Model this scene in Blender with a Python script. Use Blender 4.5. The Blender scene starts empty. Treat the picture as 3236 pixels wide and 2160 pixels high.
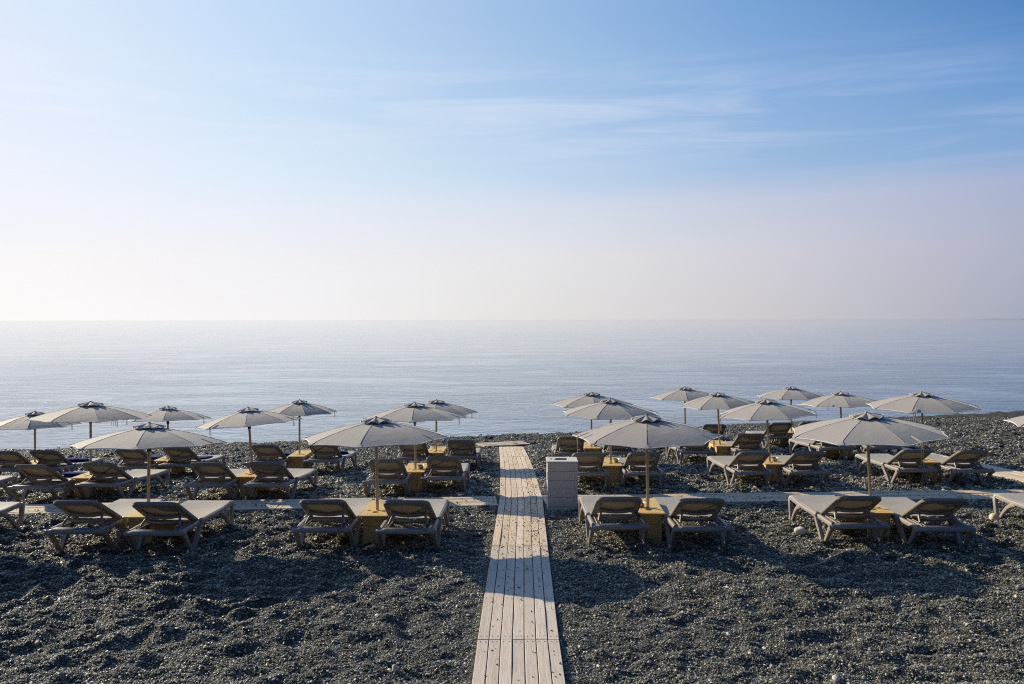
import bpy, bmesh, math, random
import numpy as np
from mathutils import Vector, Matrix

random.seed(7)
rng = np.random.default_rng(11)
R = math.radians
scene = bpy.context.scene
COL = scene.collection

# ------------------------------------------------------------------ helpers
def tag(o, label=None, cat=None, group=None, kind=None):
    if label: o["label"] = label
    if cat: o["category"] = cat
    if group: o["group"] = group
    if kind: o["kind"] = kind
    return o

def empty(name, loc=(0, 0, 0), rz=0.0):
    o = bpy.data.objects.new(name, None)
    o.empty_display_size = 0.2
    o.location = loc
    o.rotation_euler = (0, 0, rz)
    COL.objects.link(o)
    return o

class MB:
    """collects shapes and links them as one mesh object"""
    def __init__(s):
        s.v, s.f, s.m = [], [], []
    def add(s, vs, fs, mi=0):
        b = len(s.v)
        s.v += [tuple(p) for p in vs]
        s.f += [tuple(b + i for i in q) for q in fs]
        s.m += [mi] * len(fs)
    def box(s, c, d, mi=0, M=None, ch=0.0):
        x, y, z = d[0] / 2, d[1] / 2, d[2] / 2
        if ch <= 0:
            P = [(sx * x, sy * y, sz * z) for sz in (-1, 1) for sy in (-1, 1) for sx in (-1, 1)]
            F = [(0, 2, 3, 1), (4, 5, 7, 6), (0, 1, 5, 4), (2, 6, 7, 3), (0, 4, 6, 2), (1, 3, 7, 5)]
        else:
            c2 = min(ch, x * .9, y * .9, z * .9)
            ring = lambda k, zz: [(-x + k, -y, zz), (x - k, -y, zz), (x, -y + k, zz), (x, y - k, zz),
                                  (x - k, y, zz), (-x + k, y, zz), (-x, y - k, zz), (-x, -y + k, zz)]
            def inset(zz):
                xx, yy = x - c2, y - c2
                return [(-xx, -yy, zz), (xx, -yy, zz), (xx, -yy, zz), (xx, yy, zz), (xx, yy, zz), (-xx, yy, zz), (-xx, yy, zz), (-xx, -yy, zz)]
            r1, r2 = ring(c2, -z + c2), ring(c2, z - c2)
            xx, yy = x - c2, y - c2
            bot = [(-xx, -yy, -z), (xx, -yy, -z), (xx, yy, -z), (-xx, yy, -z)]
            top = [(-xx, -yy, z), (xx, -yy, z), (xx, yy, z), (-xx, yy, z)]
            P = r1 + r2 + bot + top
            F = [(i, (i + 1) % 8, 8 + (i + 1) % 8, 8 + i) for i in range(8)]
            F += [(19, 18, 17, 16), (20, 21, 22, 23)]
            for k in range(4):
                a, b2 = 2 * k, 2 * k + 1
                F.append((16 + k, 16 + (k + 1) % 4, b2, a)); F.append((20 + (k + 1) % 4, 20 + k, 8 + a, 8 + b2))
                n = (b2 + 1) % 8
                F.append((b2, 16 + (k + 1) % 4, n)); F.append((8 + b2, 8 + n, 20 + (k + 1) % 4))
        if M is None: M = Matrix.Identity(3)
        s.add([M @ Vector(p) + Vector(c) for p in P], F, mi)
    def sweep(s, path, sec, up=(0, 0, 1), closed=False, mi=0, scales=None, cap=True):
        """sec: list of (a,b): a along side = up x t ... b along up"""
        path = [Vector(p) for p in path]
        n, k = len(path), len(sec)
        V = []
        for i, p in enumerate(path):
            if closed:
                t = (path[(i + 1) % n] - path[i - 1])
            else:
                t = path[min(i + 1, n - 1)] - path[max(i - 1, 0)]
            t.normalize()
            u = Vector(up[i] if isinstance(up, list) else up)
            side = t.cross(u); side.normalize()
            u2 = side.cross(t); u2.normalize()
            # mitre correction
            g = 1.0
            if (closed or 0 < i < n - 1):
                d1 = (path[i] - path[i - 1]).normalized()
                g = 1.0 / max(.55, d1.dot(t))
            sc = scales[i] if scales else (1, 1)
            for a, b in sec:
                V.append(p + side * (a * sc[0] * (g if not closed else g)) + u2 * (b * sc[1]))
        F = []
        for i in range(n if closed else n - 1):
            j = (i + 1) % n
            for q in range(k):
                r = (q + 1) % k
                F.append((i * k + q, i * k + r, j * k + r, j * k + q))
        if not closed and cap:
            F.append(tuple(range(k - 1, -1, -1)))
            F.append(tuple((n - 1) * k + q for q in range(k)))
        s.add(V, F, mi)
    def tube(s, path, r, n=8, closed=False, up=(0, 0, 1), mi=0, radii=None):
        sec = [(r * math.cos(2 * math.pi * i / n), r * math.sin(2 * math.pi * i / n)) for i in range(n)]
        s.sweep(path, sec, up=up, closed=closed, mi=mi, scales=[(q / r, q / r) for q in radii] if radii else None)
    def lathe(s, prof, n=16, c=(0, 0, 0), mi=0):
        V, F = [], []
        for r, z in prof:
            for i in range(n):
                a = 2 * math.pi * i / n
                V.append((c[0] + r * math.cos(a), c[1] + r * math.sin(a), c[2] + z))
        for j in range(len(prof) - 1):
            for i in range(n):
                q = (i + 1) % n
                F.append((j * n + i, j * n + q, (j + 1) * n + q, (j + 1) * n + i))
        s.add(V, F, mi)
    def prism(s, poly, vec, mi=0):
        """poly: list of 3D points (planar), extruded along vec"""
        n = len(poly); v = Vector(vec)
        P = [Vector(p) for p in poly] + [Vector(p) + v for p in poly]
        F = [tuple(range(n - 1, -1, -1)), tuple(range(n, 2 * n))]
        F += [(i, (i + 1) % n, n + (i + 1) % n, n + i) for i in range(n)]
        s.add(P, F, mi)
    def build(s, name, mats, parent=None, smooth=35, fix=True):
        me = bpy.data.meshes.new(name)
        me.from_pydata(s.v, [], s.f)
        if not isinstance(mats, (list, tuple)): mats = [mats]
        for m in mats: me.materials.append(m)
        if len(mats) > 1: me.polygons.foreach_set("material_index", s.m)
        if fix:
            bm = bmesh.new(); bm.from_mesh(me)
            bmesh.ops.recalc_face_normals(bm, faces=bm.faces)
            bm.to_mesh(me); bm.free()
        if smooth:
            me.polygons.foreach_set("use_smooth", [True] * len(me.polygons))
            me.set_sharp_from_angle(angle=R(smooth))
        me.update()
        o = bpy.data.objects.new(name, me)
        COL.objects.link(o)
        if parent: o.parent = parent
        return o

def rrect(w, h, c):
    """chamfered rectangle section"""
    x, y = w / 2, h / 2
    k = c * .3
    return [(-x + c, -y), (x - c, -y), (x - k, -y + k), (x, -y + c), (x, y - c), (x - k, y - k), (x - c, y), (-x + c, y), (-x + k, y - k), (-x, y - c), (-x, -y + c), (-x + k, -y + k)]

def arc_pts(c, r, a0, a1, n):
    return [(c[0] + r * math.cos(a0 + (a1 - a0) * i / n), c[1] + r * math.sin(a0 + (a1 - a0) * i / n)) for i in range(n + 1)]

def copy_tree(o, parent=None):
    c = o.copy(); COL.objects.link(c)
    if parent is not None:
        c.parent = parent
    for ch in o.children: copy_tree(ch, c)
    return c

# ------------------------------------------------------------------ materials
class NT:
    def __init__(s, name):
        s.mat = bpy.data.materials.new(name); s.mat.use_nodes = True
        s.t = s.mat.node_tree; s.t.nodes.clear()
        s.out = s.n("ShaderNodeOutputMaterial")
    def n(s, typ, **kw):
        x = s.t.nodes.new(typ)
        for k, v in kw.items():
            if hasattr(x, k): setattr(x, k, v)
            else: x.inputs[k.replace("_", " ")].default_value = v
        return x
    def l(s, a, b): s.t.links.new(a, b)
    def bsdf(s, col=(.5, .5, .5), rough=.6, metal=0, spec=.5):
        b = s.n("ShaderNodeBsdfPrincipled")
        b.inputs["Base Color"].default_value = (*col, 1)
        b.inputs["Roughness"].default_value = rough
        b.inputs["Metallic"].default_value = metal
        b.inputs["Specular IOR Level"].default_value = spec
        s.l(b.outputs[0], s.out.inputs[0])
        return b
    def math(s, op, a, b=None, c=None):
        m = s.n("ShaderNodeMath", operation=op)
        for i, q in enumerate((a, b, c)):
            if q is None: continue
            if isinstance(q, (int, float)): m.inputs[i].default_value = q
            else: s.l(q, m.inputs[i])
        return m.outputs[0]
    def ramp(s, fac, stops):
        r = s.n("ShaderNodeValToRGB")
        e = r.color_ramp.elements
        while len(e) < len(stops): e.new(.5)
        for i, (p, c) in enumerate(stops):
            e[i].position = p; e[i].color = (*c, 1) if len(c) == 3 else c
        s.l(fac, r.inputs[0])
        return r.outputs[0]
    def noise(s, vec, scale, detail=2, rough=.5, dist=0):
        x = s.n("ShaderNodeTexNoise")
        x.inputs["Scale"].default_value = scale; x.inputs["Detail"].default_value = detail
        x.inputs["Roughness"].default_value = rough; x.inputs["Distortion"].default_value = dist
        if vec is not None: s.l(vec, x.inputs["Vector"])
        return x.outputs[0]
    def mapping(s, vec, scale=(1, 1, 1), rot=(0, 0, 0)):
        m = s.n("ShaderNodeMapping")
        m.inputs["Scale"].default_value = scale; m.inputs["Rotation"].default_value = rot
        s.l(vec, m.inputs["Vector"])
        return m.outputs[0]
    def mix(s, fac, a, b, mode="MIX"):
        m = s.n("ShaderNodeMix", data_type="RGBA", blend_type=mode)
        for sock, q in ((m.inputs[0], fac), (m.inputs[6], a), (m.inputs[7], b)):
            if isinstance(q, (int, float)): sock.default_value = q
            elif isinstance(q, tuple): sock.default_value = (*q, 1)
            else: s.l(q, sock)
        return m.outputs[2]
    def bump(s, h, dist, strength=1.0, normal=None):
        b = s.n("ShaderNodeBump")
        b.inputs["Distance"].default_value = dist; b.inputs["Strength"].default_value = strength
        s.l(h, b.inputs["Height"])
        if normal is not None: s.l(normal, b.inputs["Normal"])
        return b.outputs[0]

def m_plastic():
    t = NT("taupe_resin"); b = t.bsdf((.27, .235, .215), .42, spec=.4)
    co = t.n("ShaderNodeTexCoord").outputs["Object"]
    n1 = t.noise(co, 9, 4)
    oi = t.n("ShaderNodeObjectInfo").outputs["Random"]
    c = t.mix(n1, (.25, .21, .19), (.34, .295, .27))
    c = t.mix(t.math("MULTIPLY", oi, .35), c, (.22, .20, .19))
    t.l(c, b.inputs["Base Color"])
    t.l(t.ramp(t.noise(co, 30, 3), [(.3, (.34,) * 3), (.7, (.55,) * 3)]), b.inputs["Roughness"])
    t.l(t.bump(t.noise(co, 260, 2), .0006), b.inputs["Normal"])
    return t.mat

def m_fabric(name, c0, c1, transl, stripe=0.0, rough=.85, spec=.2, sheen=.15):
    t = NT(name)
    co = t.n("ShaderNodeTexCoord").outputs["Object"]
    n1 = t.noise(co, 6, 5, .6)
    oi = t.n("ShaderNodeObjectInfo").outputs["Random"]
    c = t.mix(n1, c0, c1)
    fine = t.noise(t.mapping(co, (1, 1, 1)), 320, 2)
    c = t.mix(t.math("MULTIPLY", fine, .35), c, tuple(x * .72 for x in c0))
    c = t.mix(t.math("MULTIPLY", oi, .22), c, tuple(x * .82 for x in c0))
    if stripe:
        w = t.n("ShaderNodeTexWave", wave_type="BANDS", bands_direction="Y")
        w.inputs["Scale"].default_value = 9.5; w.inputs["Distortion"].default_value = .25
        w.inputs["Detail"].default_value = 1
        t.l(co, w.inputs["Vector"])
        c = t.mix(t.math("MULTIPLY", w.outputs[1], stripe), c, tuple(x * .66 for x in c0))
    d = t.n("ShaderNodeBsdfPrincipled")
    d.inputs["Roughness"].default_value = rough; d.inputs["Specular IOR Level"].default_value = spec
    d.inputs["Sheen Weight"].default_value = sheen
    t.l(c, d.inputs["Base Color"])
    h = t.math("ADD", t.math("MULTIPLY", fine, .25), t.noise(co, 7, 3))
    t.l(t.bump(h, .004), d.inputs["Normal"])
    tr = t.n("ShaderNodeBsdfTranslucent")
    t.l(t.mix(1.0, c, (1.0, .88, .68), "MULTIPLY"), tr.inputs[0])
    mx = t.n("ShaderNodeMixShader"); mx.inputs[0].default_value = transl
    t.l(d.outputs[0], mx.inputs[1]); t.l(tr.outputs[0], mx.inputs[2])
    t.l(mx.outputs[0], t.out.inputs[0])
    return t.mat

def m_simple(name, col, rough=.6, metal=0, var=.15, scale=12, spec=.5, bump=0):
    t = NT(name); b = t.bsdf(col, rough, metal, spec)
    co = t.n("ShaderNodeTexCoord").outputs["Object"]
    n1 = t.noise(co, scale, 4, .6)
    t.l(t.mix(n1, tuple(x * (1 - var) for x in col), tuple(min(1, x * (1 + var)) for x in col)), b.inputs["Base Color"])
    if bump: t.l(t.bump(n1, bump), b.inputs["Normal"])
    return t.mat

def m_ply():
    t = NT("yellow_plywood"); b = t.bsdf((.58, .41, .17), .55, spec=.35)
    co = t.n("ShaderNodeTexCoord").outputs["Object"]
    g = t.noise(t.mapping(co, (30, 3, 30)), 2.2, 5, .6, .6)
    big = t.noise(co, 5, 3)
    oi = t.n("ShaderNodeObjectInfo").outputs["Random"]
    c = t.mix(g, (.60, .37, .11), (.74, .52, .22))
    c = t.mix(t.math("MULTIPLY", big, .5), c, (.66, .42, .13))
    c = t.mix(t.math("MULTIPLY", oi, .4), c, (.58, .45, .24))
    t.l(c, b.inputs["Base Color"])
    t.l(t.bump(g, .002), b.inputs["Normal"])
    return t.mat

def m_boards(name, c0, c1, c2):
    t = NT(name); b = t.bsdf(c0, .8, spec=.25)
    co = t.n("ShaderNodeTexCoord").outputs["Object"]
    isl = t.n("ShaderNodeNewGeometry").outputs["Random Per Island"]
    off = t.n("ShaderNodeCombineXYZ"); t.l(t.math("MULTIPLY", isl, 37.0), off.inputs[0]); t.l(t.math("MULTIPLY", isl, 91.0), off.inputs[1])
    va = t.n("ShaderNodeVectorMath", operation="ADD"); t.l(co, va.inputs[0]); t.l(off.outputs[0], va.inputs[1])
    grain = t.noise(t.mapping(va.outputs[0], (26, 1.3, 26)), 2.0, 6, .65, .8)
    blotch = t.noise(t.mapping(va.outputs[0], (3, 1, 3)), 2.5, 4, .6)
    c = t.mix(isl, c0, c1)
    c = t.mix(t.math("MULTIPLY", t.ramp(grain, [(.42, (0,) * 3), (.66, (1,) * 3)]), .45), c, c2)
    c = t.mix(t.math("MULTIPLY", t.ramp(blotch, [(.45, (0,) * 3), (.75, (1,) * 3)]), .5), c, tuple(x * .8 for x in c0))
    knot = t.n("ShaderNodeTexVoronoi"); knot.inputs["Scale"].default_value = 3.0
    t.l(t.mapping(va.outputs[0], (2.6, 1, 1)), knot.inputs["Vector"])
    kf = t.ramp(knot.outputs["Distance"], [(.05, (1,) * 3), (.11, (0,) * 3)])
    c = t.mix(t.math("MULTIPLY", kf, .55), c, tuple(x * .42 for x in c0))
    t.l(c, b.inputs["Base Color"])
    t.l(t.bump(grain, .004), b.inputs["Normal"])
    return t.mat

def m_gravel():
    t = NT("dark_gravel"); b = t.bsdf((.06, .06, .058), .62, spec=.22)
    pos = t.n("ShaderNodeNewGeometry").outputs["Position"]
    def vor(scale, st=(1, 1, 1), feat="F1"):
        v = t.n("ShaderNodeTexVoronoi", feature=feat); v.inputs["Scale"].default_value = scale
        t.l(t.mapping(pos, st), v.inputs["Vector"]); return v
    v1 = vor(58, (1, 1.25, .6)); v2 = vor(118, (1.2, 1, .6))
    sep = t.n("ShaderNodeSeparateColor"); t.l(v1.outputs["Color"], sep.inputs[0])
    sep2 = t.n("ShaderNodeSeparateColor"); t.l(v2.outputs["Color"], sep2.inputs[0])
    r1 = t.ramp(sep.outputs[0], [(0, (.010, .0097, .009)), (.45, (.036, .034, .030)), (.8, (.08, .076, .066)), (.93, (.14, .133, .12)), (1, (.44, .41, .36))])
    r2 = t.ramp(sep2.outputs[0], [(0, (.010, .0097, .009)), (.6, (.04, .038, .033)), (.9, (.11, .104, .09)), (1, (.40, .37, .32))])
    which = t.ramp(t.noise(pos, 5, 3), [(.42, (0,) * 3), (.58, (1,) * 3)])
    c = t.mix(which, r1, r2)
    big = t.noise(pos, .6, 4, .6)
    c = t.mix(t.math("MULTIPLY", big, .5), c, (.05, .05, .048))
    t.l(c, b.inputs["Base Color"])
    h1 = t.math("SUBTRACT", 1.0, t.math("POWER", v1.outputs["Distance"], 2.0))
    h2 = t.math("SUBTRACT", 1.0, t.math("POWER", v2.outputs["Distance"], 2.0))
    hm = t.n("ShaderNodeMix"); t.l(which, hm.inputs[0]); t.l(h1, hm.inputs[2]); t.l(t.math("MULTIPLY", h2, .6), hm.inputs[3])
    h = t.math("ADD", hm.outputs[0], t.math("MULTIPLY", t.noise(pos, 20, 3), .9))
    t.l(t.bump(h, .020), b.inputs["Normal"])
    t.l(t.ramp(sep.outputs[1], [(0, (.6,) * 3), (1, (.95,) * 3)]), b.inputs["Roughness"])
    return t.mat

def m_pebble():
    t = NT("pebble_stone"); b = t.bsdf((.1, .1, .1), .52, spec=.34)
    a = t.n("ShaderNodeVertexColor"); a.layer_name = "tone"
    co = t.n("ShaderNodeTexCoord").outputs["Object"]
    n = t.noise(co, 150, 3)
    t.l(t.mix(t.math("MULTIPLY", n, .5), a.outputs[0], t.mix(1.0, a.outputs[0], (.6, .6, .6), "MULTIPLY")), b.inputs["Base Color"])
    return t.mat

def m_sea():
    t = NT("sea_water"); b = t.bsdf((.03, .115, .20), .03, spec=.5)
    b.inputs["IOR"].default_value = 1.75
    pos = t.n("ShaderNodeNewGeometry").outputs["Position"]
    swell = t.noise(t.mapping(pos, (.48, .85, 1), (0, 0, R(16))), 1.0, 2, .5, 1.2)
    wave = t.noise(t.mapping(pos, (1.5, 2.4, 1), (0, 0, R(-13))), 1.0, 3, .6, 1.4)
    chop = t.noise(t.mapping(pos, (4.6, 6.8, 1), (0, 0, R(15))), 1.0, 3, .6, .8)
    patch = t.ramp(t.noise(t.mapping(pos, (.07, .15, 1), (0, 0, R(17))), 1.0, 6, .7, 1.0), [(.40, (.15,) * 3), (.62, (1.25,) * 3)])
    h = t.math("ADD", t.math("MULTIPLY", wave, .064), t.math("MULTIPLY", chop, .023))
    sep = t.n("ShaderNodeSeparateXYZ"); t.l(pos, sep.inputs[0])
    near = t.n("ShaderNodeMapRange", interpolation_type="SMOOTHSTEP"); t.l(sep.outputs[1], near.inputs[0])
    for k_, v_ in ((1, 28.0), (2, 140.0), (3, 1.75), (4, .55)): near.inputs[k_].default_value = v_     # ripples die down away from the shore
    h = t.math("MULTIPLY", t.math("MULTIPLY", h, patch), near.outputs[0])
    h = t.math("ADD", h, t.math("MULTIPLY", swell, .050))
    t.l(t.bump(h, 1.0), b.inputs["Normal"])
    return t.mat

M = dict(
    plastic=m_plastic(),
    canopy=m_fabric("canopy_cloth", (.345, .30, .27), (.40, .355, .325), .035, rough=.72, spec=.22, sheen=.2),
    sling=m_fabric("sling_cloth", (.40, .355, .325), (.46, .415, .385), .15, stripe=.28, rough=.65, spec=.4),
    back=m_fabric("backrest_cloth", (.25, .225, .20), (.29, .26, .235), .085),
    piping=m_simple("white_piping", (.72, .70, .68), .7),
    cord=m_simple("cream_cord", (.55, .50, .42), .8),
    metal=m_simple("bronzed_pole", (.40, .335, .26), .34, .85, .2, 40),
    dark=m_simple("dark_sleeve", (.03, .03, .032), .5),
    ply=m_ply(),
    ink=m_simple("burnt_mark", (.10, .06, .03), .8),
    planks=m_boards("greyed_boards", (.55, .455, .38), (.64, .54, .465), (.40, .31, .25)),
    planks1=m_boards("pale_boards", (.62, .485, .365), (.74, .60, .48), (.44, .33, .22)),
    planks2=m_boards("bleached_boards_cross", (.58, .46, .34), (.68, .56, .44), (.40, .30, .20)),
    nail=m_simple("rusty_nail", (.05, .035, .025), .7),
    gravel=m_gravel(), pebble=m_pebble(), sea=m_sea(),
    bin=m_simple("chalky_paint", (.62, .565, .515), .7, 0, .05, 3, .3, 0),
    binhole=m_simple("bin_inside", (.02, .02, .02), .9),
    towel=m_simple("blue_towelling", (.012, .03, .17), .95, 0, .35, 60, .1, .004),
    steel=m_simple("brushed_steel", (.5, .48, .45), .3, .9, .1, 60),
    ash=m_simple("ash_sand", (.25, .22, .18), .95),
    whitestone=m_simple("white_stone", (.58, .53, .47), .8, 0, .25, 30, .3, .01),
    tanstone=m_simple("tan_stone", (.58, .47, .30), .8, 0, .2, 25, .3, .008),
    wood=m_simple("driftwood", (.32, .2, .1), .8),
    hill=m_simple("far_hill", (.26, .27, .28), .95),
)

# ------------------------------------------------------------------ the lie of the land (measured from the photograph)
F, CX, HV, HC = 2786.0, 1618.0, 1009.5, 4.48        # focal length and horizon in photo pixels; camera height over the sea

def softplus(x, k=.6): return np.logaddexp(0, x * k) / k

def shore_y(x):
    q = np.asarray(x, float) + 1.25
    return 33.9 + .207 * q + (.338 - .207) * softplus(q)

def drop_start(x):
    x = np.asarray(x, float)
    return np.clip(14.4 + .3 * x + .4 * softplus(x), 10.0, 24.0)

def depth(x, y):
    x = np.asarray(x, float); y = np.asarray(y, float)
    ys, y0 = shore_y(x), drop_start(x)
    base = 2.551 + .0271 * np.minimum(y, 60)
    t = np.clip((y - y0) / (ys - y0), 0, 2.2)
    return base + (HC - (2.551 + .0271 * ys)) * t ** 1.33

def gz(x, y): return float(HC - depth(x, y))

def at(u, v, h=0.0):
    """the ground point (at height h over the ground) that the photograph shows at pixel u, v"""
    tn, k = (v - HV) / F, (u - CX) / F
    lo, hi = 4.0, 60.0
    f = lambda Y: float(depth(k * Y, Y)) - h - tn * Y
    Y = lo
    while Y < hi and f(Y) > 0: Y += .25
    lo, hi = Y - .25, Y
    for _ in range(40):
        m = (lo + hi) / 2
        if f(m) > 0: lo = m
        else: hi = m
    return Vector((k * lo, lo, gz(k * lo, lo)))

# ------------------------------------------------------------------ walkways: centre lines
SEC = [(0.036, 4.1), (0.05, 7.5), (0.094, 10.96), (0.144, 14.36), (0.11, 17.8), (0.05, 21.4), (-.03, 25.2)]
SEC = [(0.03, 0.6)] + SEC
W2 = .36
def main_x(y):
    return np.interp(y, [s[1] for s in SEC], [s[0] for s in SEC])
def cross_y(x): return 14.17 + .065 * np.asarray(x)
def side_x(y): return np.interp(y, [8, 16, 20.3, 22.2], [9.85, 9.68, 9.25, 9.1])

def board_mask(x, y):
    """0 on a walkway, 1 away from it"""
    d = np.where(y < 25.6, np.abs(x - main_x(y)), 9.)
    d = np.minimum(d, np.where(x < 14, np.abs(y - cross_y(x)), 9.))
    d = np.minimum(d, np.where((y > 7.5) & (y < 22.3), np.abs(x - side_x(y)), 9.))
    return np.clip((d - .355) / .22, 0, 1)

# ------------------------------------------------------------------ noise in numpy
def h2(ix, iy, seed):
    n = (ix.astype(np.int64) * 374761393 + iy.astype(np.int64) * 668265263 + seed * 1442695041) & 0xffffffff
    n = ((n ^ (n >> 13)) * 1274126177) & 0xffffffff
    n = n ^ (n >> 16)
    return (n & 0xffffff) / float(0xffffff)
def vnoise(x, y, seed):
    ix, iy = np.floor(x), np.floor(y)
    fx, fy = x - ix, y - iy
    fx = fx * fx * fx * (fx * (fx * 6 - 15) + 10); fy = fy * fy * fy * (fy * (fy * 6 - 15) + 10)
    a, b = h2(ix, iy, seed), h2(ix + 1, iy, seed)
    c, d = h2(ix, iy + 1, seed), h2(ix + 1, iy + 1, seed)
    return (a + (b - a) * fx + (c - a) * fy + (a - b - c + d) * fx * fy) - .5
def fbm(x, y, seed, o=3):
    s, a = 0, 1.0
    for i in range(o):
        s = s + a * vnoise(x * 2 ** i + 17.3 * i, y * 2 ** i - 9.1 * i, seed + i); a *= .5
    return s
def craters(x, y, cell, seed):
    """foot-sized hollows with a raised rim"""
    gx, gy = x / cell, y / cell
    ix, iy = np.floor(gx), np.floor(gy)
    out = np.zeros_like(x)
    for dx in (-1, 0, 1):
        for dy in (-1, 0, 1):
            px = ix + dx + h2(ix + dx, iy + dy, seed); py = iy + dy + h2(ix + dx, iy + dy, seed + 1)
            s = .35 + .5 * h2(ix + dx, iy + dy, seed + 2)
            a = 6.283 * h2(ix + dx, iy + dy, seed + 3)
            ex, ey = gx - px, gy - py
            u = (ex * np.cos(a) + ey * np.sin(a)) / (s * 1.25); v = (-ex * np.sin(a) + ey * np.cos(a)) / (s * .75)
            r2 = u * u + v * v
            out += (s / .6) * (-np.exp(-r2 * 1.9) + .62 * np.exp(-(np.sqrt(r2) - 1.25) ** 2 * 5.0))
    return out

RELIEF_MEAN = 0.0
def ground_relief(x, y):
    m = board_mask(x, y)
    wob = .25 * vnoise(x * .9, y * .9, 5)
    c1 = craters(x + wob, y - wob, .46, 21)
    c2 = craters(x - wob + 3.3, y + wob, .27, 55)
    busy = np.clip(.95 + .9 * vnoise(x * .35, y * .35, 77), .6, 1.3)
    shore = np.clip((shore_y(x) - y) / 3.0, 0.55, 1)
    h = .036 * fbm(x * .8, y * .8, 3, 3) + busy * shore * (.013 * c1 + .019 * c2)
    c3 = craters(x + 1.7, y - wob * 2, .62, 91)
    h += np.clip((y - 12) / 6, 0, 1) * shore * .018 * c3
    far_ = np.clip((y - 13) / 8, 0, 1)
    h += (.017 + .003 * far_) * fbm(x * 3.6, y * 3.6, 9, 3) * shore + far_ * .024 * fbm(x * 7.3, y * 6.1, 41, 2)
    h += .020 * fbm(x * 8.5, y * 10, 61, 2) + .010 * fbm(x * 19, y * 21, 31, 2)
    return (h - RELIEF_MEAN) * (.12 + .88 * m) + .006 * m

_sx, _sy = rng.uniform(-8, 8, 40000), rng.uniform(6, 13, 40000)
RELIEF_MEAN = float(ground_relief(_sx, _sy)[board_mask(_sx, _sy) > .99].mean())
print('relief mean', RELIEF_MEAN)

def axis_pts(a, b, d0, grow):
    p, out = a, [a]
    d = d0
    while p < b:
        p += d; out.append(p); d *= grow
    return out

xs = [i * .022 for i in range(-400, 401)]
xr = axis_pts(xs[-1] + .022, 70, .023, 1.012)
xs = [-q for q in reversed(xr)] + xs + xr
ysl = [-30, -20, -12, -7, -3, 0, 1.5, 2.6, 3.4, 4.0, 4.4, 4.7]
y = 4.9
while y < 62:
    ysl.append(y); y += max(.02, min(.08, .02 * (max(y, 8.) / 8) ** 1.5)) if y < 46 else .6
XS, YS = np.array(xs), np.array(ysl)
GX, GY = np.meshgrid(XS, YS)
GZ = HC - depth(GX, GY) + ground_relief(GX, GY)
under = np.clip((GY - shore_y(GX) - 1.0) / 3.0, 0, 1)
GZ = GZ - under * .4

def grid_mesh(name, X, Y, Z, mat):
    ny, nx = X.shape
    me = bpy.data.meshes.new(name)
    co = np.stack([X, Y, Z], -1).reshape(-1, 3).astype(np.float32)
    idx = np.arange(ny * nx).reshape(ny, nx)
    q = np.stack([idx[:-1, :-1], idx[:-1, 1:], idx[1:, 1:], idx[1:, :-1]], -1).reshape(-1, 4)
    me.vertices.add(len(co)); me.vertices.foreach_set("co", co.ravel())
    me.loops.add(q.size); me.loops.foreach_set("vertex_index", q.ravel().astype(np.int32))
    me.polygons.add(len(q)); me.polygons.foreach_set("loop_start", (np.arange(len(q)) * 4).astype(np.int32))
    me.polygons.foreach_set("use_smooth", np.ones(len(q), bool))
    me.update(calc_edges=True)
    me.materials.append(mat)
    o = bpy.data.objects.new(name, me); COL.objects.link(o)
    return o
tag(grid_mesh("beach", GX, GY, GZ, M["gravel"]), "dark grey pebble beach trodden into hollows", kind="structure")

# sea: one sheet from under the beach to the horizon
sea = MB()
far = 40000.
sx = [-far, -3000, -400, -100, 0, 100, 400, 3000, far]
sy = [18, 40, 80, 200, 800, 5000, far]
sea.add([(a, b, 0) for b in sy for a in sx], [(j * 9 + i, j * 9 + i + 1, (j + 1) * 9 + i + 1, (j + 1) * 9 + i) for j in range(6) for i in range(8)])
tag(sea.build("sea", M["sea"], smooth=0), "calm pale blue sea reaching the horizon", kind="structure")

# a sliver of far land at the right end of the horizon
hl = MB()
for k in range(13):
    t = k / 12
hx0, hy = 9000 * .5755, 9000.
prof = [(0, 0), (70, 3), (140, 8), (200, 9), (330, 6), (700, 7), (1100, 12), (1700, 14), (2400, 6), (2700, 0)]
V = [(hx0 + a, hy, b) for a, b in prof] + [(hx0 + a, hy + 900, b * .8) for a, b in prof]
n = len(prof)
hl.add(V, [(i, i + 1, n + i + 1, n + i) for i in range(n - 1)] + [tuple(range(n - 1, -1, -1)), tuple(range(n, 2 * n))])
tag(hl.build("far_headland", M["hill"], smooth=0), "faint low headland at the right end of the horizon", kind="structure")

# ------------------------------------------------------------------ loose pebbles on the beach (uncountable)
def icosa():
    p = (1 + 5 ** .5) / 2
    v = np.array([(-1, p, 0), (1, p, 0), (-1, -p, 0), (1, -p, 0), (0, -1, p), (0, 1, p), (0, -1, -p), (0, 1, -p), (p, 0, -1), (p, 0, 1), (-p, 0, -1), (-p, 0, 1)], float)
    v /= np.linalg.norm(v[0])
    f = np.array([(0, 11, 5), (0, 5, 1), (0, 1, 7), (0, 7, 10), (0, 10, 11), (1, 5, 9), (5, 11, 4), (11, 10, 2), (10, 7, 6), (7, 1, 8), (3, 9, 4), (3, 4, 2), (3, 2, 6), (3, 6, 8), (3, 8, 9), (4, 9, 5), (2, 4, 11), (6, 2, 10), (8, 6, 7), (9, 8, 1)], np.int32)
    return v, f

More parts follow.
